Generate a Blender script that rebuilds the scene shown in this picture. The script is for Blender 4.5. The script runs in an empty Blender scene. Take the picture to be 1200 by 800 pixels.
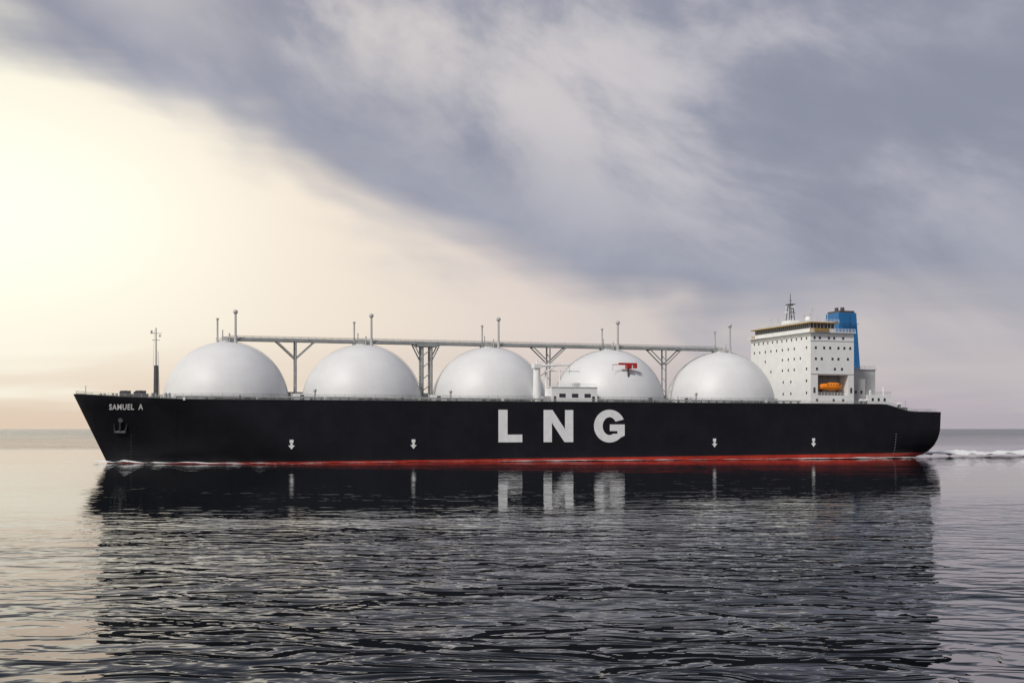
import bpy, bmesh, math, random
from mathutils import Vector, Matrix, noise as mnoise
random.seed(4)
scene = bpy.context.scene
scene.view_settings.view_transform = 'Standard'
scene.view_settings.look = 'None'
scene.view_settings.exposure = 0

def srgb(r, g, b):
    def f(c):
        c /= 255.0
        return c/12.92 if c <= .04045 else ((c+.055)/1.055)**2.4
    return (f(r), f(g), f(b), 1)

# ------------------------------------------------------------------ node helpers
class NT:
    def __init__(s, tree):
        s.t = tree; s.n = tree.nodes; s.l = tree.links
    def new(s, typ, **kw):
        n = s.n.new(typ)
        for k, v in kw.items(): setattr(n, k, v)
        return n
    def set(s, sock, v):
        if isinstance(v, bpy.types.NodeSocket): s.l.new(v, sock)
        elif v is not None: sock.default_value = v
    def m(s, op, a, b=None, c=None, clamp=False):
        n = s.new('ShaderNodeMath', operation=op); n.use_clamp = clamp
        s.set(n.inputs[0], a)
        if b is not None: s.set(n.inputs[1], b)
        if c is not None: s.set(n.inputs[2], c)
        return n.outputs[0]
    def ss(s, v, lo, hi, a=0.0, b=1.0):
        n = s.new('ShaderNodeMapRange', interpolation_type='SMOOTHSTEP')
        s.set(n.inputs['Value'], v)
        n.inputs['From Min'].default_value = lo; n.inputs['From Max'].default_value = hi
        n.inputs['To Min'].default_value = a; n.inputs['To Max'].default_value = b
        return n.outputs[0]
    def mix(s, f, a, b, blend='MIX'):
        n = s.new('ShaderNodeMix', data_type='RGBA', blend_type=blend)
        s.set(n.inputs[0], f); s.set(n.inputs[6], a); s.set(n.inputs[7], b)
        return n.outputs[2]
    def comb(s, x, y, z):
        n = s.new('ShaderNodeCombineXYZ')
        s.set(n.inputs[0], x); s.set(n.inputs[1], y); s.set(n.inputs[2], z)
        return n.outputs[0]
    def noise(s, vec, scale, detail=4, rough=.5, dist=0.0):
        n = s.new('ShaderNodeTexNoise')
        s.set(n.inputs['Vector'], vec)
        n.inputs['Scale'].default_value = scale
        n.inputs['Detail'].default_value = detail
        n.inputs['Roughness'].default_value = rough
        n.inputs['Distortion'].default_value = dist
        return n.outputs[0]

# ------------------------------------------------------------------ world
SUN_EL, SUN_AZ = math.radians(44), math.radians(-144)   # azimuth from +Y toward +X
w = bpy.data.worlds.new("World"); scene.world = w; w.use_nodes = True
T = NT(w.node_tree); T.n.clear()
tc = T.new('ShaderNodeTexCoord')
sep = T.new('ShaderNodeSeparateXYZ'); T.l.new(tc.outputs['Generated'], sep.inputs[0])
X, Y, Z = sep.outputs
hyp = T.m('SQRT', T.m('ADD', T.m('ADD', T.m('MULTIPLY', X, X), T.m('MULTIPLY', Y, Y)), 1e-4))
S = T.m('DIVIDE', X, hyp)
E = T.m('MAXIMUM', Z, 0.0)
Q = T.m('ADD', E, T.m('MULTIPLY', S, .30))
vec = T.comb(T.m('MULTIPLY', S, 2.4), T.m('MULTIPLY', Y, 1.2), T.m('MULTIPLY', Q, 5.0))
nA = T.noise(vec, 2.0, 3, .5, .4)
vecB = T.comb(T.m('MULTIPLY_ADD', S, 3.4, 4.3), Y, T.m('MULTIPLY', Q, 6.0))
nB = T.noise(vecB, 1.5, 6, .55, .25)
vecC = T.comb(S, T.m('ADD', Y, 7.0), T.m('MULTIPLY', E, 9.0))
nC = T.noise(vecC, 3.0, 3, .55, .3)
line = T.m('MAXIMUM', T.m('MULTIPLY_ADD', S, -.37, .135), .080)
V = T.m('SUBTRACT', E, line)
Vn = T.m('ADD', V, T.m('MULTIPLY_ADD', nA, .15, -.075))
Vn = T.m('ADD', Vn, T.m('MULTIPLY_ADD', nC, .05, -.025))
Vn = T.m('ADD', Vn, T.m('MULTIPLY_ADD', nB, .09, -.045))
g = T.ss(Vn, -.04, .03, 1.0, 0.0)
ramp = T.new('ShaderNodeValToRGB')
T.l.new(T.m('MULTIPLY_ADD', S, 1.0, .5, clamp=True), ramp.inputs[0])
cr = ramp.color_ramp
cr.elements[0].position = 0.10; cr.elements[0].color = srgb(252, 247, 228)
cr.elements[1].position = 0.90; cr.elements[1].color = srgb(194, 187, 190)
for p, c in ((.22, (249, 240, 222)), (.36, (242, 229, 212)), (.50, (228, 214, 205)), (.66, (208, 198, 195))):
    e = cr.elements.new(p); e.color = srgb(*c)
bright = ramp.outputs[0]
hz = T.m('MULTIPLY', T.ss(E, .0, .085, 1, 0), T.ss(nC, .32, .58))
bright = T.mix(T.m('MULTIPLY', hz, .85), bright, T.mix(T.ss(S, -.4, .3), srgb(222, 197, 174), srgb(176, 168, 178)))
dark = T.mix(T.ss(nB, .3, .7), srgb(141, 144, 160), srgb(172, 173, 185))
lightc = T.mix(T.ss(S, -.35, .35), srgb(220, 212, 206), srgb(196, 193, 200))
lm = T.m('MULTIPLY', T.ss(nB, .40, .64), T.ss(V, .02, .13))
lm = T.m('MULTIPLY', lm, T.ss(S, .05, .45, 1.0, .55))
west = T.m('MULTIPLY', T.ss(S, -.38, -.12, .75, 0.0), T.ss(V, .03, .09))
lm = T.m('MAXIMUM', lm, T.m('MULTIPLY', west, T.ss(nB, .3, .5, .5, 1.0)))
cloud = T.mix(lm, dark, lightc)
cloud = T.mix(T.ss(E, .34, .65), cloud, srgb(132, 135, 147))
col = T.mix(g, cloud, bright)
dx = T.m('DIVIDE', T.m('ADD', S, .36), .17); dy = T.m('DIVIDE', T.m('SUBTRACT', E, .155), .08)
gl = T.m('POWER', 2.718, T.m('MULTIPLY', T.m('ADD', T.m('MULTIPLY', dx, dx), T.m('MULTIPLY', dy, dy)), -1.0))
gl = T.m('MULTIPLY', gl, T.ss(Y, -.1, .3))
col = T.mix(T.m('MULTIPLY', gl, .20), col, (1.0, .95, .82, 1), 'ADD')
bg1 = T.new('ShaderNodeBackground'); T.l.new(col, bg1.inputs[0]); bg1.inputs[1].default_value = 1.0
sky = T.new('ShaderNodeTexSky', sky_type='NISHITA'); sky.sun_disc = False
sky.sun_elevation = SUN_EL; sky.sun_rotation = SUN_AZ % (2*math.pi)
bg2 = T.new('ShaderNodeBackground'); T.l.new(sky.outputs[0], bg2.inputs[0]); bg2.inputs[1].default_value = .1
mx = T.new('ShaderNodeMixShader'); mx.inputs[0].default_value = .96
T.l.new(bg2.outputs[0], mx.inputs[1]); T.l.new(bg1.outputs[0], mx.inputs[2])
wo = T.new('ShaderNodeOutputWorld'); T.l.new(mx.outputs[0], wo.inputs[0])
w.cycles.sampling_method = 'MANUAL'; w.cycles.sample_map_resolution = 256

sd = bpy.data.lights.new("sun", 'SUN'); sd.energy = 2.6; sd.angle = math.radians(10); sd.color = (1, .96, .91)
so = bpy.data.objects.new("sun", sd); scene.collection.objects.link(so)
sdir = Vector((math.sin(SUN_AZ)*math.cos(SUN_EL), math.cos(SUN_AZ)*math.cos(SUN_EL), math.sin(SUN_EL)))
so.rotation_euler = sdir.to_track_quat('Z', 'Y').to_euler()
so.location = (-200, -200, 300)

# ------------------------------------------------------------------ materials
def mat(name, col, rough=.5, metal=0.0, var=.12, vscale=.4, bump=0.0, spec=.5):
    m = bpy.data.materials.new(name); m.use_nodes = True
    t = NT(m.node_tree); b = t.n['Principled BSDF']
    o = t.new('ShaderNodeTexCoord').outputs['Object']
    n = t.noise(o, vscale, 4, .6)
    d = tuple(x*(1-var) for x in col)+(1,); l = tuple(min(1, x*(1+var)) for x in col)+(1,)
    t.set(b.inputs['Base Color'], t.mix(t.ss(n, .3, .7), d, l))
    b.inputs['Roughness'].default_value = rough; b.inputs['Metallic'].default_value = metal
    b.inputs['Specular IOR Level'].default_value = spec
    return m
M_white = mat("white_paint", (.82, .82, .81), .45, var=.04, vscale=.25)
M_grey = mat("grey_paint", (.27, .28, .28), .5, var=.15)
M_lgrey = mat("light_grey_paint", (.46, .46, .45), .5, var=.1)
M_dgrey = mat("dark_grey_paint", (.07, .07, .075), .5)
M_glass = mat("window_glass", (.02, .023, .03), .12)
M_blue = mat("blue_paint", (.012, .14, .36), .4, var=.08)
M_red = mat("red_paint", (.42, .02, .02), .45)
M_orange = mat("orange_paint", (.85, .24, .01), .4)
M_ochre = mat("ochre_paint", (.34, .22, .07), .5)
M_deck = mat("deck_paint", (.09, .1, .09), .7)
M_letter = mat("letter_paint", (.82, .82, .82), .5, var=.06, vscale=.5)

M_dome = bpy.data.materials.new("tank_dome_paint"); M_dome.use_nodes = True
t = NT(M_dome.node_tree); b = t.n['Principled BSDF']
o = t.new('ShaderNodeTexCoord').outputs['Object']
n = t.noise(o, .12, 4, .6)
sp = t.new('ShaderNodeSeparateXYZ'); t.l.new(o, sp.inputs[0])
ang = t.m('ARCTAN2', sp.outputs[1], sp.outputs[0])
fr = t.m('FRACT', t.m('MULTIPLY', ang, 24/(2*math.pi)))
seam = t.ss(t.m('ABSOLUTE', t.m('SUBTRACT', fr, .5)), .47, .5)
fz = t.m('FRACT', t.m('MULTIPLY', sp.outputs[2], .22))
seam = t.m('MAXIMUM', seam, t.ss(t.m('ABSOLUTE', t.m('SUBTRACT', fz, .5)), .47, .5))
streak = t.noise(t.comb(t.m('MULTIPLY', ang, 14), 0.0, t.m('MULTIPLY', sp.outputs[2], .05)), 1.0, 3, .6)
c = t.mix(t.ss(n, .3, .7), (.66, .66, .665, 1), (.72, .72, .72, 1))
c = t.mix(t.m('MULTIPLY', t.ss(streak, .5, .8), .14), c, (.50, .49, .47, 1))
c = t.mix(t.m('MULTIPLY', seam, .06), c, (.45, .45, .45, 1))
t.set(b.inputs['Base Color'], c); b.inputs['Roughness'].default_value = .5

M_hull = bpy.data.materials.new("hull_paint"); M_hull.use_nodes = True
t = NT(M_hull.node_tree); b = t.n['Principled BSDF']
o = t.new('ShaderNodeTexCoord').outputs['Object']
sp = t.new('ShaderNodeSeparateXYZ'); t.l.new(o, sp.inputs[0])
lz = t.m('MULTIPLY_ADD', sp.outputs[0], .0062, .95)
fac = t.ss(t.m('SUBTRACT', sp.outputs[2], lz), -.06, .06)
n = t.noise(o, .15, 4, .6)
st = t.noise(t.comb(t.m('MULTIPLY', sp.outputs[0], .8), 0.0, t.m('MULTIPLY', sp.outputs[2], .06)), 1.0, 4, .65)
blk = t.mix(t.ss(n, .3, .75), (.006, .006, .009, 1), (.011, .011, .015, 1))
blk = t.mix(t.m('MULTIPLY', t.ss(st, .55, .8), .3), blk, (.025, .024, .025, 1))
red = t.mix(t.ss(n, .3, .7), (.30, .020, .010, 1), (.42, .035, .018, 1))
red = t.mix(t.ss(st, .5, .8), red, (.14, .026, .018, 1))
t.set(b.inputs['Base Color'], t.mix(fac, red, blk))
b.inputs['Roughness'].default_value = .5; b.inputs['Specular IOR Level'].default_value = .25
px = t.m('ABSOLUTE', t.m('SUBTRACT', t.m('FRACT', t.m('MULTIPLY', sp.outputs[0], 1/12.)), .5))
pz = t.m('ABSOLUTE', t.m('SUBTRACT', t.m('FRACT', t.m('MULTIPLY', sp.outputs[2], 1/3.1)), .5))
h = t.m('ADD', t.m('MULTIPLY', t.m('MAXIMUM', t.ss(px, .48, .5), t.ss(pz, .47, .5)), .4), n)
bn = t.new('ShaderNodeBump'); bn.inputs['Distance'].default_value = .05
t.l.new(h, bn.inputs['Height']); t.l.new(bn.outputs[0], b.inputs['Normal'])

# ------------------------------------------------------------------ ship root
TH = math.asin(.317)
ship = bpy.data.objects.new("lng_tanker_ship", None); scene.collection.objects.link(ship)
ship.location = (-8.1, 450, 0); ship.rotation_euler = (0, 0, TH)

class Part:
    def __init__(s, name, mats, loc=(0, 0, 0), parent=ship, smooth=False):
        s.bm = bmesh.new(); s.name = name; s.mats = mats if isinstance(mats, list) else [mats]
        s.loc = Vector(loc); s.parent = parent; s.smooth = smooth
    def box(s, x0, x1, y0, y1, z0, z1, mi=0, top=None):
        a = top or (0, 0, 0)
        v = [s.bm.verts.new(p) for p in ((x0, y0, z0), (x1, y0, z0), (x1, y1, z0), (x0, y1, z0),
             (x0+a[0], y0+a[2], z1), (x1-a[1], y0+a[2], z1), (x1-a[1], y1-a[2], z1), (x0+a[0], y1-a[2], z1))]
        for q in ((3, 2, 1, 0), (4, 5, 6, 7), (0, 1, 5, 4), (1, 2, 6, 5), (2, 3, 7, 6), (3, 0, 4, 7)):
            f = s.bm.faces.new([v[i] for i in q]); f.material_index = mi
    def rod(s, a, b, r, r2=None, seg=8, mi=0):
        a, b = Vector(a), Vector(b); r2 = r if r2 is None else r2
        d = (b-a).normalized(); q = d.to_track_quat('Z', 'Y')
        r0 = []; r1 = []
        for i in range(seg):
            t_ = 2*math.pi*i/seg; u = q @ Vector((math.cos(t_), math.sin(t_), 0))
            r0.append(s.bm.verts.new(a+u*r)); r1.append(s.bm.verts.new(b+u*r2))
        for i in range(seg):
            j = (i+1) % seg
            f = s.bm.faces.new((r0[i], r0[j], r1[j], r1[i])); f.material_index = mi
        for f in (s.bm.faces.new(r0[::-1]), s.bm.faces.new(r1)): f.material_index = mi
    def ball(s, c, r, mi=0, seg=14, sc=(1, 1, 1)):
        k = bmesh.ops.create_uvsphere(s.bm, u_segments=seg, v_segments=max(6, seg//2), radius=r,
              matrix=Matrix.Translation(c) @ Matrix.Diagonal((*sc, 1)))
        for v in k['verts']:
            for f in v.link_faces: f.material_index = mi; f.smooth = True
    def done(s):
        me = bpy.data.meshes.new(s.name); s.bm.normal_update(); s.bm.to_mesh(me); s.bm.free()
        for m in s.mats: me.materials.append(m)
        if s.smooth:
            for p in me.polygons: p.use_smooth = True
        o = bpy.data.objects.new(s.name, me); scene.collection.objects.link(o)
        o.parent = s.parent; o.location = s.loc
        return o

# ------------------------------------------------------------------ hull
B = 23.5
def lerp_tab(tab, v):
    if v <= tab[0][0]: return tab[0][1]
    for (a, fa), (b_, fb) in zip(tab, tab[1:]):
        if v <= b_: return fa+(fb-fa)*(v-a)/(b_-a)
    return tab[-1][1]
XS = [(-3, 156), (0, 165), (1, 168), (2.5, 170.6), (4.5, 172.2), (7, 173.2), (10, 173.8), (30, 174.2)]
WT = [(-3, .45), (0, .60), (2, .69), (5, .76), (8, .80), (11, .82), (17, .83), (30, .84)]
TOP = [(-140, 22.1), (-125, 20.9), (-108, 20.1), (-100, 20), (147, 20), (149, 19.6), (157, 17.6), (160, 17.3), (180, 17.1)]
def xstem(z): return -128.0-10.3*(z/22.0) if z > 0 else -128.0-z*.6
def hb(x, z):
    x0 = xstem(z); k = min(1, max(0, z/20.0))
    Ls = 72-27*k; n_ = 2.1+.5*k; pw = .95-.15*k
    t_ = min(1, max(0, (x-x0)/Ls)); bb = B*(1-(1-t_)**n_)**pw
    xs = lerp_tab(XS, z); wt = lerp_tab(WT, z)
    t2 = max(0, (x-110)/(xs-110)); t2 = min(1, t2)
    return bb*(1-(1-wt)*t2**2.8)
ztop = lambda x: lerp_tab(TOP, x)
us = []
NU = 150
for i in range(NU+1):
    u = i/NU
    us.append(.5*(u)+.5*(0.5-0.5*math.cos(math.pi*u)))
NV = 30
P = Part("hull", [M_hull, M_deck], smooth=True)
rows = {-1: [], 1: []}
for sgn in (-1, 1):
    for j in range(NV+1):
        r = []
        for i, u in enumerate(us):
            x = -130+u*300
            for _ in range(6):
                z = -3+(ztop(x)+3)*j/NV
                x = xstem(z)+(lerp_tab(XS, z)-xstem(z))*u
            y = sgn*hb(x, z)
            r.append(P.bm.verts.new((x, y, z)))
        rows[sgn].append(r)
for sgn in (-1, 1):
    for j in range(NV):
        for i in range(NU):
            q = (rows[sgn][j][i], rows[sgn][j][i+1], rows[sgn][j+1][i+1], rows[sgn][j+1][i])
            P.bm.faces.new(q if sgn < 0 else q[::-1])
hull = P.done()
P = Part("transom", [M_hull], smooth=True)
tr = [[P.bm.verts.new((rows_[0], rows_[1]*k/6, rows_[2])) for k in range(-6, 7)] for rows_ in
      [(lerp_tab(XS, z), hb(lerp_tab(XS, z), z), z) for z in [-3+(17.1+3)*j/NV for j in range(NV+1)]]]
for a, c_ in zip(tr, tr[1:]):
    for k in range(12): P.bm.faces.new((a[k], a[k+1], c_[k+1], c_[k]))
P.done()
P = Part("main_deck", M_deck)
prev = None
for i in range(1, NU):
    x = -135+i*(307.5/NU); z = ztop(x)-.25
    y = max(.05, hb(x, z)-.03)
    a = P.bm.verts.new((x, -y, z)); c_ = P.bm.verts.new((x, y, z))
    if prev: P.bm.faces.new((prev[0], a, c_, prev[1]))
    prev = (a, c_)
P.done()
P = Part("gunwale", M_dgrey)
for sgn in (-1, 1):
    pts = []
    for i in range(121):
        x = -137.5+i*(311.3/120); z = ztop(x); pts.append(Vector((x, sgn*(hb(x, z)), z+.05)))
    for a, c_ in zip(pts, pts[1:]): P.rod(a, c_, .14, seg=5)
P.done()

# ------------------------------------------------------------------ railings
P = Part("deck_railing", M_lgrey)
def railing(P, pts, h=1.15, n=3, r=.05, rp=.06):
    for p in pts: P.rod(p, p+Vector((0, 0, h)), rp, seg=4)
    for a, c_ in zip(pts, pts[1:]):
        for k in range(n):
            dz = Vector((0, 0, h*(k+1)/n)); P.rod(a+dz, c_+dz, r, seg=4)
for sgn in (-1, 1):
    pts = []
    x = -106
    while x < 172:
        z = ztop(x); pts.append(Vector((x, sgn*(hb(x, z)-.35), z))); x += 2.6
    railing(P, pts)
pts = [Vector((173.2, y, 17.1)) for y in range(-18, 19, 3)]
railing(P, pts)
P.done()

# ------------------------------------------------------------------ tank domes
D = 45.3; R = 20.3
for k in range(-2, 3):
    cx = k*D
    P = Part("tank_dome", M_dome, loc=(cx, 0, 19.0), smooth=True)
    prof = [(R+.05, -1.2)]
    for i in range(0, 31):
        a = math.pi/2*i/30; prof.append((R*math.cos(a), R*math.sin(a)+.2))
    seg = 96; ringp = None
    for r_, z_ in prof[:-1]:
        ring = [P.bm.verts.new((r_*math.cos(2*math.pi*i/seg), r_*math.sin(2*math.pi*i/seg), z_)) for i in range(seg)]
        if ringp:
            for i in range(seg): P.bm.faces.new((ringp[i], ringp[(i+1) % seg], ring[(i+1) % seg], ring[i]))
        ringp = ring
    tv = P.bm.verts.new((0, 0, prof[-1][1]))
    for i in range(seg): P.bm.faces.new((ringp[i], ringp[(i+1) % seg], tv))
    P.done()
    P = Part("dome_skirt", M_grey, loc=(cx, 0, 0))
    seg = 60
    for r0, r1, z0, z1 in ((R+.25, R+.9, 19.75, 20.9),):
        v = [[P.bm.verts.new((r*math.cos(2*math.pi*i/seg), r*math.sin(2*math.pi*i/seg), z)) for i in range(seg)]
             for r, z in ((r1, z0), (r1, z1), (r0, z1))]
        for a, c_ in zip(v, v[1:]):
            for i in range(seg): P.bm.faces.new((a[i], a[(i+1) % seg], c_[(i+1) % seg], c_[i]))
    pts = [Vector(((R+.8)*math.cos(2*math.pi*i/40), (R+.8)*math.sin(2*math.pi*i/40), 20.9)) for i in range(41)]
    railing(P, pts, h=1.1, n=2)
    P.done()
    P = Part("dome_vent_mast", [M_lgrey, M_grey], loc=(cx, 0, 0))
    P.rod((0, 0, 38.6), (0, 0, 39.75), 3.4, 3.0, seg=24)
    pts = [Vector((3.3*math.cos(2*math.pi*i/12), 3.3*math.sin(2*math.pi*i/12), 39.5)) for i in range(13)]
    railing(P, pts, h=1.2, n=2)
    P.rod((2.7, -2.6, 38.4), (2.7, -2.6, 49.0), .40, .36)
    P.ball((2.7, -2.6, 49.2), .78)
    P.rod((2.7, -2.6, 38.6), (2.7, -2.6, 41.5), .6)
    P.rod((-3.0, -1.5, 38.2), (-3.0, -1.5, 46.6), .3)
    P.rod((-3.0, -1.5, 46.6), (-3.0, -1.5, 47.1), .48)
    P.rod((-1.0, 2.0, 38.4), (-1.0, 2.0, 43.6), .2)
    P.rod((.7, -3.0, 38.4), (.7, -3.0, 42.2), .25)
    P.box(-1.5, .4, -1.4, .4, 39.75, 41.2)
    P.done()
    P = Part("dome_stair", M_lgrey, loc=(cx, 0, 19.2))
    az = math.radians(-20)
    prev = None
    for i in range(0, 26):
        a = math.radians(4+i*3.2)
        p = Vector(((R+.25)*math.cos(a)*math.cos(az), (R+.25)*math.cos(a)*math.sin(az), (R+.25)*math.sin(a)))
        q = p+Vector((math.sin(-az), math.cos(az), 0))*.9
        if prev:
            P.rod(prev[0], p, .06, seg=4); P.rod(prev[1], q, .06, seg=4)
        if i % 2 == 0: P.rod(p, q, .05, seg=4)
        prev = (p, q)
    P.done()

# ------------------------------------------------------------------ overhead pipe gantry
P = Part("overhead_catwalk", [M_grey, M_lgrey])
x0, x1 = -90.0, 88.5
P.box(x0, x1, -1.9, -1.55, 39.9, 40.55)
P.box(x0, x1, 1.55, 1.9, 39.9, 40.55)
P.box(x0, x1, -1.5, 1.5, 40.2, 40.32)
for y, z, r in ((-1.0, 40.75, .28), (-.2, 40.7, .22), (.7, 40.8, .33)):
    P.rod((x0, y, z), (x1, y, z), r, mi=1)
pts = [Vector((x0+i*(x1-x0)/68, -1.8, 40.55)) for i in range(69)]
railing(P, pts, h=1.0, n=2, r=.05, rp=.05)
for p in pts: p.y = 1.8
railing(P, pts, h=1.0, n=2, r=.05, rp=.05)
for i in range(68):
    x = x0+i*(x1-x0)/68
    P.box(x, x+.2, -1.54, 1.54, 39.95, 40.15)
P.done()
P = Part("catwalk_support", [M_grey, M_lgrey])
for cx, dbl in ((-68, 0), (-22.9, 1), (22.2, 0), (67.5, 0)):
    cols = (-1.6, 1.6) if dbl else (0,)
    for dx in cols:
        for y in (-1.7, 1.7):
            P.rod((cx+dx, y, 19.7), (cx+dx, y, 39.95), .42 if dbl else .30)
    a = 6.2 if not dbl else 4.5
    for sx in (-1, 1):
        for y in (-1.7, 1.7):
            P.rod((cx+sx*(1.6 if dbl else 0), y, 34.2), (cx+sx*a, y, 39.9), .22)
        P.rod((cx+sx*a, -1.7, 39.7), (cx+sx*a, 1.7, 39.7), .2)
    for z in (24, 28, 32, 36):
        P.rod((cx+cols[0], -1.7, z), (cx+cols[0], 1.7, z+2), .14)
        if dbl: P.rod((cx-1.6, -1.7, z), (cx+1.6, -1.7, z+2.5), .16)
    if dbl:
        P.box(cx-3.6, cx+3.6, -2.6, 2.6, 39.2, 39.85)
P.done()

# ------------------------------------------------------------------ deck gear
P = Part("deck_pipework", [M_lgrey, M_grey, M_white, M_dgrey])
for y in (-20.9, -21.6):
    P.rod((-108, y, 20.9), (112, y, 20.9), .22, mi=1)
for i in range(74):
    P.box(-108+i*3, -107.8+i*3, -21.8, -20.6, 19.74, 20.7, mi=3)
for k in range(-2, 2):
    mxx = k*D+D/2
    P.box(mxx-3.2, mxx+2.6, -19.5, -14.8, 19.74, 22.2, mi=2)
    P.box(mxx-1.5, mxx-.3, -19.62, -19.52, 20.1, 21.8, mi=3)
    P.rod((mxx+3.4, -18.5, 19.7), (mxx+3.4, -18.5, 23.2), .35, mi=0)
    P.ball((mxx+3.4, -18.5, 23.3), .6, mi=0)
    P.rod((mxx-4.2, -19.5, 19.7), (mxx-4.2, -19.5, 22.4), .25, mi=0)
    P.box(mxx-2, mxx+6, 8, 16, 19.74, 23.5, mi=1)
for i in range(34):
    x = -105+i*7.4+random.uniform(-2, 2)
    if x > 105 or 12 < x < 35: continue
    hh = random.uniform(.6, 1.8); ww = random.uniform(.3, 1.2)
    P.box(x, x+ww, -22.9, -22.9+ww*.7, 19.75, 20.0+hh, mi=random.choice((0, 2, 3, 1)))
P.done()

P = Part("manifold_house", [M_white, M_glass, M_lgrey, M_dgrey])
P.box(15.3, 31.9, -22.3, -16, 19.74, 25.0)
P.box(15.1, 32.1, -22.5, -15.8, 25.0, 25.25)
P.box(12.5, 15.27, -21.8, -16.5, 19.74, 22.0, mi=2)
for i, x in enumerate((18.0, 22.6, 27.2)):
    P.box(x, x+2.3, -22.36, -22.32, 21.6, 22.9, mi=1)
P.box(30, 31, -22.36, -22.32, 19.9, 22.0, mi=1)
P.box(16.0, 16.9, -22.36, -22.32, 19.9, 22.0, mi=3)
pts = [Vector((15.3+i*2.0, -22.3, 25.25)) for i in range(9)]
railing(P, pts, h=1.0, n=2)
P.box(24, 26.4, -20.5, -18.5, 25.25, 26.6, mi=2)
P.done()
P = Part("hose_crane", [M_white, M_lgrey, M_dgrey])
P.rod((11.6, -17.5, 19.7), (11.6, -17.5, 31.6), 1.35, 1.2, seg=20)
P.box(10.2, 13.0, -19.0, -16.0, 31.6, 33.0)
P.rod((15.2, -17.0, 19.7), (15.2, -17.0, 31.0), .5, seg=12)
P.rod((11.6, -17.5, 32.4), (23.5, -17.5, 32.9), .42, .28)
P.rod((11.6, -17.5, 33.9), (23.5, -17.5, 32.9), .1)
P.rod((11.6, -17.5, 33.0), (11.6, -17.5, 34.6), .22)
P.rod((13.0, -17.5, 29.0), (18.5, -17.5, 32.5), .2)
P.rod((20.0, -17.2, 19.7), (20.0, -17.2, 31.2), .24)
P.rod((15.2, -17.0, 30.8), (27.5, -17.0, 30.8), .22)
P.rod((23.5, -17.5, 32.9), (23.5, -17.5, 29.5), .05, mi=2)
P.done()
P = Part("red_jib_crane", [M_grey, M_red, M_dgrey, M_lgrey])
cx, cy = 45.6, -17.5
for dx, dy in ((-2.8, -2), (3.0, -2), (0, 3)):
    P.rod((cx+dx, cy+dy, 19.7), (cx, cy, 26.5), .24, .2, mi=2)
P.rod((cx, cy, 24.0), (cx, cy, 32.2), .38, .34, mi=2)
P.rod((cx-1.5, cy-1.1, 23.0), (cx+1.6, cy-1.1, 23.0), .14, mi=2)
P.box(cx-.8, cx+1.0, cy-.9, cy+.9, 31.9, 33.2, mi=1)
P.box(cx-3.6, cx+3.2, cy-.35, cy+.35, 33.2, 33.95, mi=1)
P.box(cx+2.0, cx+3.1, cy-.7, cy+.7, 32.1, 33.18, mi=1)
P.rod((cx-3.4, cy, 33.4), (cx-6.0, cy, 33.2), .14, .1, mi=1)
P.rod((cx-5.9, cy, 33.2), (cx-5.9, cy, 31.2), .05, mi=2)
P.done()

# ------------------------------------------------------------------ forecastle
P = Part("foremast", [M_dgrey, M_lgrey])
fx = -112.9
P.rod((fx, 0, 19.9), (fx, 0, 31.4), .85, .7, seg=14)
P.rod((fx, 0, 31.4), (fx, 0, 43.6), .3, .18, mi=1)
for z, l in ((41.8, 1.8), (39.6, 1.2)):
    P.rod((fx-l, 0, z), (fx+l, 0, z), .1, mi=1); P.rod((fx, -l, z), (fx, l, z), .1, mi=1)
P.box(fx-1.7, fx-1.1, -.3, .3, 41.9, 42.7, mi=1); P.box(fx+.9, fx+1.5, -.3, .3, 40.7, 41.3, mi=1)
P.rod((fx-.9, 0, 31), (fx-.5, 0, 43), .05, mi=1)
P.rod((fx+1.1, .5, 20), (fx+.6, 0, 36), .08, mi=1)
P.done()
P = Part("anchor_windlass", [M_dgrey, M_grey, M_lgrey])
for x, y in ((-122.5, -4), (-122.5, 4), (-118, -7), (-118, 7)):
    P.rod((x, y-1.8, 22.0), (x, y+1.8, 22.0), 1.1, seg=16)
    P.box(x-1.6, x+1.6, y-2.3, y-1.9, 20.3, 23.0); P.box(x-1.6, x+1.6, y+1.9, y+2.3, 20.3, 23.0)
    P.box(x+1.0, x+2.4, y-1.2, y+1.2, 20.3, 22.1, mi=1)
P.box(-110, -106, -7, -2, 19.7, 22.0, mi=2)
for x in (-130, -126.5, -115, -111):
    for s_ in (-1, 1):
        y = s_*(hb(x, 20.5)-1.6)
        P.rod((x, y, 20), (x, y, 22.0), .35, seg=10, mi=1); P.rod((x+1.1, y, 20), (x+1.1, y, 22.0), .35, seg=10, mi=1)
P.rod((-134.5, 0, 21.5), (-134.5, 0, 24.6), .12, mi=2)
P.done()
P = Part("bow_railing", M_lgrey)
for s_ in (-1, 1):
    pts = []
    for i in range(14):
        x = -137.4+i*2.4; z = ztop(x); pts.append(Vector((x, s_*max(.05, hb(x, z)-.25), z)))
    railing(P, pts, h=1.0, n=2, r=.045, rp=.055)
P.done()

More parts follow.
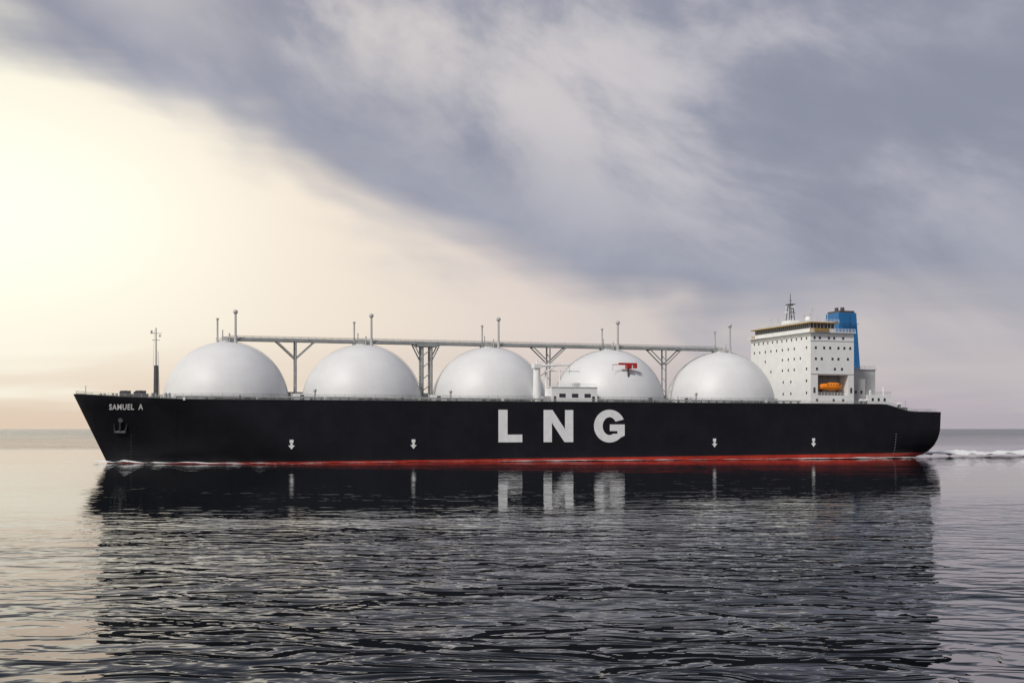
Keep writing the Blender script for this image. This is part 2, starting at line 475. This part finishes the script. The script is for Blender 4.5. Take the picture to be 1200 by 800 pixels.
def on_hull(x, z, off): return Vector((x, -(hb(x, z)+off), z))
M_anchor = mat("anchor_paint", (.07, .07, .075), .6)
for sgn in (-1, 1):
    P = Part("anchor", M_anchor)
    def oh(x, z, o_=.35):
        v = on_hull(x, z, o_); return Vector((v.x, v.y*(1 if sgn < 0 else -1), v.z))
    ax, az_ = -124.2, 11.0
    P.rod(oh(ax, az_+2.6), oh(ax, az_-1.0), .3, seg=8)
    P.rod(oh(ax-1.6, az_-1.1), oh(ax+1.6, az_-1.1), .42, seg=8)
    P.rod(oh(ax-1.5, az_-1.1), oh(ax-1.9, az_+1.4), .38, .08, seg=8)
    P.rod(oh(ax+1.5, az_-1.1), oh(ax+1.9, az_+1.4), .38, .08, seg=8)
    P.rod(oh(ax, az_+2.6, -.2), oh(ax, az_+2.6, .6), .75, seg=14)
    P.done()

# ------------------------------------------------------------------ hull lettering
def plate(name, polys, y, m, th=.05):
    P = Part(name, m)
    for poly in polys:
        vs = [P.bm.verts.new((x, y, z)) for x, z in poly]
        f = P.bm.faces.new(vs)
        r = bmesh.ops.extrude_face_region(P.bm, geom=[f])
        for v in r['geom']:
            if isinstance(v, bmesh.types.BMVert): v.co.y -= th
    bmesh.ops.recalc_face_normals(P.bm, faces=P.bm.faces)
    bmesh.ops.triangulate(P.bm, faces=P.bm.faces)
    return P.done()
def L_poly(x0, x1, z0, z1, s):
    return [(x0, z0), (x1, z0), (x1, z0+s*.8), (x0+s, z0+s*.8), (x0+s, z1), (x0, z1)]
def N_poly(x0, x1, z0, z1, s):
    return [(x0, z0), (x0+s*.93, z0), (x0+s*.93, z0+(z1-z0)*.60), (x1-s, z0), (x1, z0), (x1, z1), (x1-s*.93, z1),
            (x1-s*.93, z0+(z1-z0)*.40), (x0+s, z1), (x0, z1)]
def G_poly(x0, x1, z0, z1, s):
    cx, cz = (x0+x1)/2, (z0+z1)/2; rx, rz = (x1-x0)/2, (z1-z0)/2+.2
    ix, iz = rx-s, rz-s*.8; P_ = []
    for i in range(37):
        a = math.radians(24+i*(290/36.)); P_.append((cx+rx*math.cos(a), cz+rz*math.sin(a)))
    P_ += [(x1-.1, cz-rz*.58), (x1-.1, cz+rz*.10), (cx+rx*.02, cz+rz*.10), (cx+rx*.02, cz-rz*.30), (x1-.1-s*.85, cz-rz*.30), (x1-.1-s*.85, cz-rz*.47)]
    for i in range(25):
        a = math.radians(302-i*(272/24.)); P_.append((cx+ix*math.cos(a), cz+iz*math.sin(a)))
    return P_
z0, z1 = 6.45, 17.3
yy = -B-.02
plate("letter_L", [L_poly(-4.1, 4.3, z0, z1, 3.2)], yy, M_letter)
plate("letter_N", [N_poly(11.9, 22.6, z0, z1, 3.2)], yy, M_letter)
plate("letter_G", [G_poly(30.2, 41.7, z0, z1, 3.2)], yy, M_letter)
def tug(x):
    z = 5.6
    return [[(x-.6, z+.9), (x+.6, z+.9), (x+.6, z+1.9), (x-.6, z+1.9)],
            [(x, z-1.2), (x+1.05, z+.1), (x+.35, z+.1), (x+.35, z+.85), (x-.35, z+.85), (x-.35, z+.1), (x-1.05, z+.1)]]
for x in (-72.8, -33.2, 76.0, 116.0):
    zoff = -(hb(x, 5.6)+.12)
    plate("tug_mark", tug(x), zoff, M_letter, .06)
P = Part("draft_marks", mat("faded_letter_paint", (.3, .3, .3), .6))
for xx in (-121, 152):
    for i in range(8):
        z = 1.8+i*1.0; v = on_hull(xx, z, .06)
        P.box(v.x, v.x+.3, v.y-.04, v.y+.03, z, z+.3)
P.done()
fc = bpy.data.curves.new("ship_name", 'FONT'); fc.body = "SAMUEL  A"; fc.size = 2.4; fc.offset = .06; fc.space_character = 1.12
fo = bpy.data.objects.new("ship_name_tmp", fc); scene.collection.objects.link(fo)
bpy.context.view_layer.update()
dg = bpy.context.evaluated_depsgraph_get()
me = bpy.data.meshes.new_from_object(fo.evaluated_get(dg)); me.name = "ship_name"
bpy.data.objects.remove(fo)
wx = max(v.co.x for v in me.vertices)
for v in me.vertices:
    x = -127.6+v.co.x*9.9/wx; z = 16.9+v.co.y
    v.co = on_hull(x, z, .14)
me.materials.clear(); me.materials.append(M_letter)
o = bpy.data.objects.new("ship_name", me); scene.collection.objects.link(o); o.parent = ship

# ------------------------------------------------------------------ accommodation block
P = Part("accommodation_block", [M_white, M_glass, M_lgrey, M_ochre, M_dgrey, M_grey])
XF, XA, HW, ZT = 115.8, 134.0, 22.0, 46.0
ZR0, ZR1, XR0, XR1 = 23.2, 30.6, 118.8, 131.6
P.box(XF, XA, -HW+5.5, HW-5.5, 19.74, ZT)
for sgn in (-1, 1):
    ya, yb = sorted((sgn*HW, sgn*(HW-5.52)))
    P.box(XF, XA, ya, yb, 19.74, ZR0)
    P.box(XF, XA, ya, yb, ZR1, ZT)
    P.box(XF, XR0, ya, yb, ZR0+.002, ZR1-.002)
    P.box(XR1, XA, ya, yb, ZR0+.002, ZR1-.002)
for z in (30.9, 43.0):
    P.box(XF-.01, XA, -HW-.15, -HW-.01, z, z+.15, mi=2)
P.box(XF-1.2, XA+.3, -HW-1.0, HW+1.0, ZT, ZT+.35)
random.seed(11)
for r_, z in enumerate((23.6, 28.0, 32.4, 36.4, 40.2, 43.6)):
    n_ = (8, 8, 10, 10, 10, 12)[r_]
    for i in range(n_):
        y = -HW+2.4+i*(2*HW-4.8-.8)/(n_-1)
        if r_ < 2 and (i % 3 == 1): continue
        if r_ in (1, 2, 3, 4) and random.random() < .2: continue
        P.box(XF-.05, XF+.02, y, y+.8, z, z+.95, mi=1)
for z, xs in ((43.6, (117, 119.2, 123, 125.2, 129)), (40.0, (117.5, 121, 123.5, 127, 129.5, 132)),
              (36.0, (117.5, 120, 124.5, 127, 131)), (32.3, (118, 125.5, 128.5)), (20.9, (118, 125, 129))):
    for x in xs:
        P.box(x, x+.85, -HW-.05, -HW+.02, z, z+.95, mi=1)
for x in (116.9, 132.4):
    P.box(x, x+.9, -HW-.05, -HW+.02, 24.0, 26.0, mi=4)
P.box(XR0+.1, XR1-.1, -HW+5.38, -HW+5.46, ZR0+.05, ZR1-.05, mi=5)
P.box(XR0+1, XR0+2.2, -HW+5.25, -HW+5.36, ZR0+.1, ZR0+2.3, mi=4)
pts = [Vector((XR0+.2+i*1.37, -HW+.15, ZR0)) for i in range(10)]
railing(P, pts, h=1.0, n=2)
pts = [Vector((XF+i*1.4, -HW-.9, ZT+.35)) for i in range(14)]
railing(P, pts, h=1.1, n=3)
pts = [Vector((XF-1.1, y, ZT+.35)) for y in range(-22, 23, 2)]
railing(P, pts, h=1.1, n=3)
P.done()

P = Part("bridge", [M_white, M_glass, M_lgrey, M_ochre, M_dgrey])
bx0, bx1 = 116.2, 127.6
P.box(bx0+.3, bx1-.3, -20.0, 20.0, ZT+.36, ZT+1.7)
P.box(bx0+.45, bx1-.45, -19.85, 19.85, ZT+1.7, ZT+3.5, mi=1)
P.box(bx0-.5, bx1+.4, -22.0, 22.0, ZT+3.5, ZT+3.9, mi=3)
P.box(bx0+.2, bx1-.3, -19.0, 19.0, ZT+3.9, ZT+4.4, mi=0)
for i in range(29):
    y = -19.85+i*(39.7/28)
    P.box(bx0+.33, bx0+.5, y-.08, y+.08, ZT+1.7, ZT+3.5, mi=4)
for i in range(8):
    x = bx0+.6+i*1.45
    P.box(x-.08, x+.08, -19.98, -19.8, ZT+1.7, ZT+3.5, mi=0)
pts = [Vector((bx0-.3, y, ZT+3.9)) for y in range(-21, 22, 2)]
railing(P, pts, h=1.0, n=2, r=.06)
pts = [Vector((bx0-.3+i*1.7, -21.8, ZT+3.9)) for i in range(8)]
railing(P, pts, h=1.0, n=2, r=.06)
for sgn in (-1, 1):
    ya, yb = sorted((sgn*20.1, sgn*23.4))
    P.box(bx0+.5, bx0+6.5, ya, yb, ZT+.37, ZT+1.5, mi=3)
P.done()

P = Part("radar_mast", [M_lgrey, M_dgrey, M_white])
zx = ZT+4.4
P.box(118.5, 122.5, -3, 3, zx, zx+1.6, mi=2)
for dx, dy in ((-1.2, -1.2), (1.2, -1.2), (-1.2, 1.2), (1.2, 1.2)):
    P.rod((120.5+dx, dy, zx+1.5), (120.5+dx*.5, dy*.5, zx+7.8), .16, mi=1)
for z in (2.6, 4.2, 5.8):
    P.rod((119.3, -.9, zx+z), (121.6, -.9, zx+z+1.2), .09, mi=1); P.rod((121.6, -.9, zx+z), (119.3, -.9, zx+z+1.2), .09, mi=1)
P.box(119.3, 121.7, -1.6, 1.6, zx+7.7, zx+8.0, mi=1)
P.rod((120.5, 0, zx+8), (120.5, 0, zx+12.0), .16, .1, mi=1)
P.box(118.2, 122.8, -.25, .25, zx+4.6, zx+5.1, mi=2)
P.rod((118.8, -2.2, zx+9.4), (122.2, 2.2, zx+9.4), .1, mi=1)
P.box(120.2, 120.8, -3.0, 3.0, zx+6.6, zx+7.0, mi=2)
for x, y, h_ in ((124.5, -9, 6.2), (125.5, -6, 4.5), (118, -14, 2.8), (119, 12, 3.5), (124, 15, 4.0), (123, -15, 2.2), (126, -17, 3.2)):
    P.rod((x, y, zx-.5), (x, y, zx+h_), .09, mi=0)
    P.rod((x-.6, y, zx+h_*.8), (x+.6, y, zx+h_*.8), .06, mi=0)
P.rod((124.5, -6, zx), (124.5, -6, zx+1.0), .5, mi=2); P.ball((124.5, -6, zx+1.8), 1.15, mi=2)
P.ball((124.5, 9, zx+1.2), 1.3, mi=2)
P.done()

for sgn in (-1, 1):
    P = Part("lifeboat", [M_orange, M_glass, M_dgrey], smooth=False)
    cx, cy, cz = 125.2, sgn*(HW-2.0), 26.4
    Lb, wb = 5.0, 1.7; prevr = None
    for i in range(25):
        u = -1+2*i/24; sx = max(.02, (1-abs(u)**3))**.5
        ring = []
        for k in range(20):
            a = 2*math.pi*k/20; cc, sn = math.cos(a), math.sin(a)
            yv = wb*sx*math.copysign(abs(cc)**.75, cc)
            zv = (1.4 if sn < 0 else 1.2)*math.copysign(abs(sn)**.85, sn)*(.35+.65*sx)
            if sn > .3 and -.25 < u < .75: zv += .5*(sn-.3)
            ring.append(P.bm.verts.new((cx+u*Lb, cy+yv, cz+zv)))
        if prevr:
            for k in range(20):
                f = P.bm.faces.new((prevr[k], prevr[(k+1) % 20], ring[(k+1) % 20], ring[k])); f.smooth = True
        else: P.bm.faces.new(ring)
        prevr = ring
    P.bm.faces.new(prevr)
    for i in range(5):
        x = cx-2+i*1.2
        P.box(x, x+.5, cy-1.65, cy-1.4, cz+.5, cz+.85, mi=1)
    for dx in (-3.2, 3.2):
        P.rod((cx+dx, cy-.2, ZR1), (cx+dx, cy, cz+.9), .1, mi=2)
        P.box(cx+dx-.2, cx+dx+.2, cy-1.2, cy+1.2, ZR0, cz-1.2, mi=2)
    P.done()

P = Part("funnel", [M_blue, M_dgrey, M_lgrey])
P.box(138.6, 148.2, -5.2, 5.2, 30.0, 55.4, top=(.3, 1.6, .7))
P.box(139.4, 146.0, -4.2, 4.2, 55.4, 56.2, mi=1)
for y in (-2, 0, 2):
    P.rod((140.8+abs(y)*.6, y, 56.2), (140.8+abs(y)*.6, y, 57.6), .7, mi=1, seg=12)
P.rod((144, 1, 56.2), (144, 1, 57.8), .8, mi=1, seg=12)
P.box(148.3, 149.5, -1.5, 1.5, 30, 44, mi=2)
P.box(139.5, 147.3, -5.45, -5.21, 51.0, 51.15, mi=1)
P.rod((143.5, -5.5, 31), (143.3, -4.95, 55), .09, mi=1)
P.done()
P = Part("engine_casing", [M_lgrey, M_white, M_glass, M_dgrey])
P.box(134.05, 150, -12, 12, 19.74, 33.2)
P.box(134.05, 141.5, -18, -12.02, 19.74, 29.5)
P.box(133.9, 150.3, -12.3, 12.3, 33.2, 33.5)
P.box(142, 152.5, -18.5, -12.1, 19.74, 23.6, mi=1)
for x in (137, 139.4): P.box(x, x+.9, -18.06, -17.98, 24, 25.2, mi=2)
for x in (144, 146.6, 149.2): P.box(x, x+.9, -18.56, -18.48, 21.2, 22.4, mi=2)
pts = [Vector((134.5+i*2.2, -12, 33.5)) for i in range(8)]
railing(P, pts)
pts = [Vector((142+i*1.5, -18.4, 23.6)) for i in range(8)]
railing(P, pts)
P.rod((151.5, -15, 23.6), (151.5, -15, 26.8), .3, mi=1); P.rod((145, -16, 23.6), (145, -16, 25.4), .5, mi=1)
for x, y in ((160, -10), (160, 10), (166, -6), (166, 6)):
    P.rod((x, y-1.6, 18.4), (x, y+1.6, 18.4), .8, mi=3, seg=12)
    P.box(x-1.2, x+1.2, y-2, y-1.65, 16.9, 19.2, mi=3)
P.rod((172, 0, 17), (172, 0, 22), .1)
P.rod((154.5, -20.4, 18), (154.5, -20.4, 20.4), .35, mi=1)
P.done()
P = Part("life_raft_canister", [M_white, M_dgrey])
for x in (137, 139, 153.5):
    P.rod((x, -21, 21.4 if x < 150 else 20.2), (x+1.4, -21, 21.4 if x < 150 else 20.2), .5, seg=12)
    P.box(x+.2, x+1.2, -21.3, -20.7, (19.74 if x < 150 else 18.4), (20.9 if x < 150 else 19.7), mi=1)
P.done()

# ------------------------------------------------------------------ water
W = bpy.data.materials.new("sea_water"); W.use_nodes = True
t = NT(W.node_tree); b = t.n['Principled BSDF']
o = t.new('ShaderNodeTexCoord').outputs['Object']
sp = t.new('ShaderNodeSeparateXYZ'); t.l.new(o, sp.inputs[0])
def wv(sx, sy, rot=0.0):
    c_, s_ = math.cos(rot), math.sin(rot)
    u = t.m('ADD', t.m('MULTIPLY', sp.outputs[0], c_*sx), t.m('MULTIPLY', sp.outputs[1], s_*sx))
    v = t.m('ADD', t.m('MULTIPLY', sp.outputs[0], -s_*sy), t.m('MULTIPLY', sp.outputs[1], c_*sy))
    return t.comb(u, v, 0.0)
n1 = t.noise(wv(.045, .10, .12), 1.0, 1, .4, .3)     # swell
n2 = t.noise(wv(.18, .30, -.12), 1.0, 2, .42, 1.1)    # wavelets
n3 = t.noise(wv(.7, 1.2, .25), 1.0, 1, .5, .5)       # ripples
patch = t.ss(t.noise(wv(.010, .03, .05), 1.0, 1, .5), .3, .7, .55, 1.4)
# sheltered water in the lee of the ship (ship lies near y=430), open chop nearer and farther out
dist = t.m('ABSOLUTE', t.m('SUBTRACT', t.m('SUBTRACT', sp.outputs[1], t.m('MULTIPLY', sp.outputs[0], .33)), 440))
lee = t.m('MAXIMUM', t.ss(dist, 235, 420, .055, 1.6), t.ss(t.m('ABSOLUTE', sp.outputs[0]), 190, 330, .055, .6))
h = t.m('ADD', t.m('MULTIPLY', n1, .9), t.m('ADD', t.m('MULTIPLY', n2, .85), t.m('MULTIPLY', n3, .06)))
h = t.m('MULTIPLY', t.m('MULTIPLY', h, patch), lee)
bn = t.new('ShaderNodeBump'); bn.inputs['Distance'].default_value = 1.0
t.l.new(h, bn.inputs['Height']); t.l.new(bn.outputs[0], b.inputs['Normal'])
b.inputs['Base Color'].default_value = (.008, .011, .015, 1)
t.l.new(t.ss(sp.outputs[1], 550, 2500, .01, .16), b.inputs['Roughness'])
b.inputs['IOR'].default_value = 1.333
def axis(lo, hi, fine):
    v = list(fine)
    s = fine[1]-fine[0]; a = fine[-1]
    while a < hi: s *= 1.6; a = min(hi, a+s); v.append(a)
    s = fine[1]-fine[0]; a = fine[0]
    while a > lo: s *= 1.6; a = max(lo, a-s); v.insert(0, a)
    return v
xs_ = axis(-60000, 60000, list(range(-400, 401, 40))); ys_ = axis(-3000, 60000, list(range(0, 801, 40)))
me = bpy.data.meshes.new("water")
nx = len(xs_)
me.from_pydata([(x, y, 0) for y in ys_ for x in xs_], [],
   [(j*nx+i, j*nx+i+1, (j+1)*nx+i+1, (j+1)*nx+i) for j in range(len(ys_)-1) for i in range(nx-1)])
me.materials.append(W)
water = bpy.data.objects.new("water", me); scene.collection.objects.link(water)

# foam: raised, broken strips of churned water along the hull and astern
F = bpy.data.materials.new("foam"); F.use_nodes = True
t = NT(F.node_tree); b = t.n['Principled BSDF']
b.inputs['Base Color'].default_value = (.82, .82, .82, 1); b.inputs['Roughness'].default_value = .7
uv = t.new('ShaderNodeUVMap'); uv.uv_map = "UVMap"
su = t.new('ShaderNodeSeparateXYZ'); t.l.new(uv.outputs[0], su.inputs[0])
o = t.new('ShaderNodeTexCoord').outputs['Object']
mp = t.new('ShaderNodeMapping'); mp.inputs['Scale'].default_value = (.2, .5, 1); t.l.new(o, mp.inputs[0])
n = t.noise(mp.outputs[0], 1.0, 4, .65, .6)
dens = su.outputs[0]
edge = t.ss(t.m('ABSOLUTE', t.m('MULTIPLY_ADD', su.outputs[1], 2.0, -1.0)), .2, 1.0, 1.0, 0.0)
a = t.m('ADD', n, t.m('MULTIPLY_ADD', t.m('MULTIPLY', dens, edge), .75, -.75))
t.l.new(t.ss(a, .0, .3), b.inputs['Alpha'])
def strip(name, pts, hump=.0, nc=10):
    bm = bmesh.new(); uvl = bm.loops.layers.uv.new("UVMap"); prev = None
    rp = []
    for p, q in zip(pts, pts[1:]):
        k = max(1, int(math.hypot(q[0]-p[0], q[1]-p[1])/2))
        for i in range(k): rp.append(tuple(p[j]+(q[j]-p[j])*i/k for j in range(4)))
    rp.append(pts[-1]); tx, ty = 1, 0
    for i, (x, y, hw, dn) in enumerate(rp):
        if i < len(rp)-1: tx, ty = rp[i+1][0]-x, rp[i+1][1]-y
        l_ = math.hypot(tx, ty); nx, ny = -ty/l_, tx/l_
        row = []
        for k in range(nc+1):
            u = -1+2*k/nc
            nz = .6+.9*mnoise.noise(Vector((x*.15, (y+ny*hw*u)*.3, 3)))
            row.append((bm.verts.new((x+nx*hw*u, y+ny*hw*u, .1+hump*dn*max(0, nz)*(1-u*u))), dn, k/nc))
        if prev:
            for k in range(nc):
                qd = (prev[k], row[k], row[k+1], prev[k+1])
                f = bm.faces.new([v[0] for v in qd]); f.smooth = True
                for lp, v in zip(f.loops, qd): lp[uvl].uv = (v[1], v[2])
        prev = row
    me = bpy.data.meshes.new(name); bm.to_mesh(me); bm.free(); me.materials.append(F)
    o = bpy.data.objects.new(name, me); scene.collection.objects.link(o); o.parent = ship
    return o
strip("stern_wake_foam", [(158+i*12, 0, 16+i*1.5, max(.4, 1.25-i*.02)) for i in range(28)], hump=2.2)
for sgn in (-1, 1):
    strip("hull_side_foam", [(-128+i*4, sgn*(hb(-128+i*4, 0)+.8+.4*math.sin(i)), 1.5+.04*i, lerp_tab([(0, .8), (6, .55), (30, .5), (34, .9), (42, .65), (56, .5), (62, .95), (73, 1.0)], i)) for i in range(75)], hump=.4, nc=6)
    strip("bow_wave_foam", [(-132+i*3, sgn*(1.0+i*2.1), .9+i*.14, max(.3, 1.1-i*.035)) for i in range(22)], hump=.9, nc=6)

# ------------------------------------------------------------------ camera
cd = bpy.data.cameras.new("camera"); cam = bpy.data.objects.new("camera", cd); scene.collection.objects.link(cam)
cd.sensor_width = 36; cd.lens = 45; cd.shift_y = 102/1200.
cd.clip_start = .5; cd.clip_end = 200000
cam.location = (0, 0, 11); cam.rotation_euler = (math.radians(90), 0, 0)
scene.camera = cam
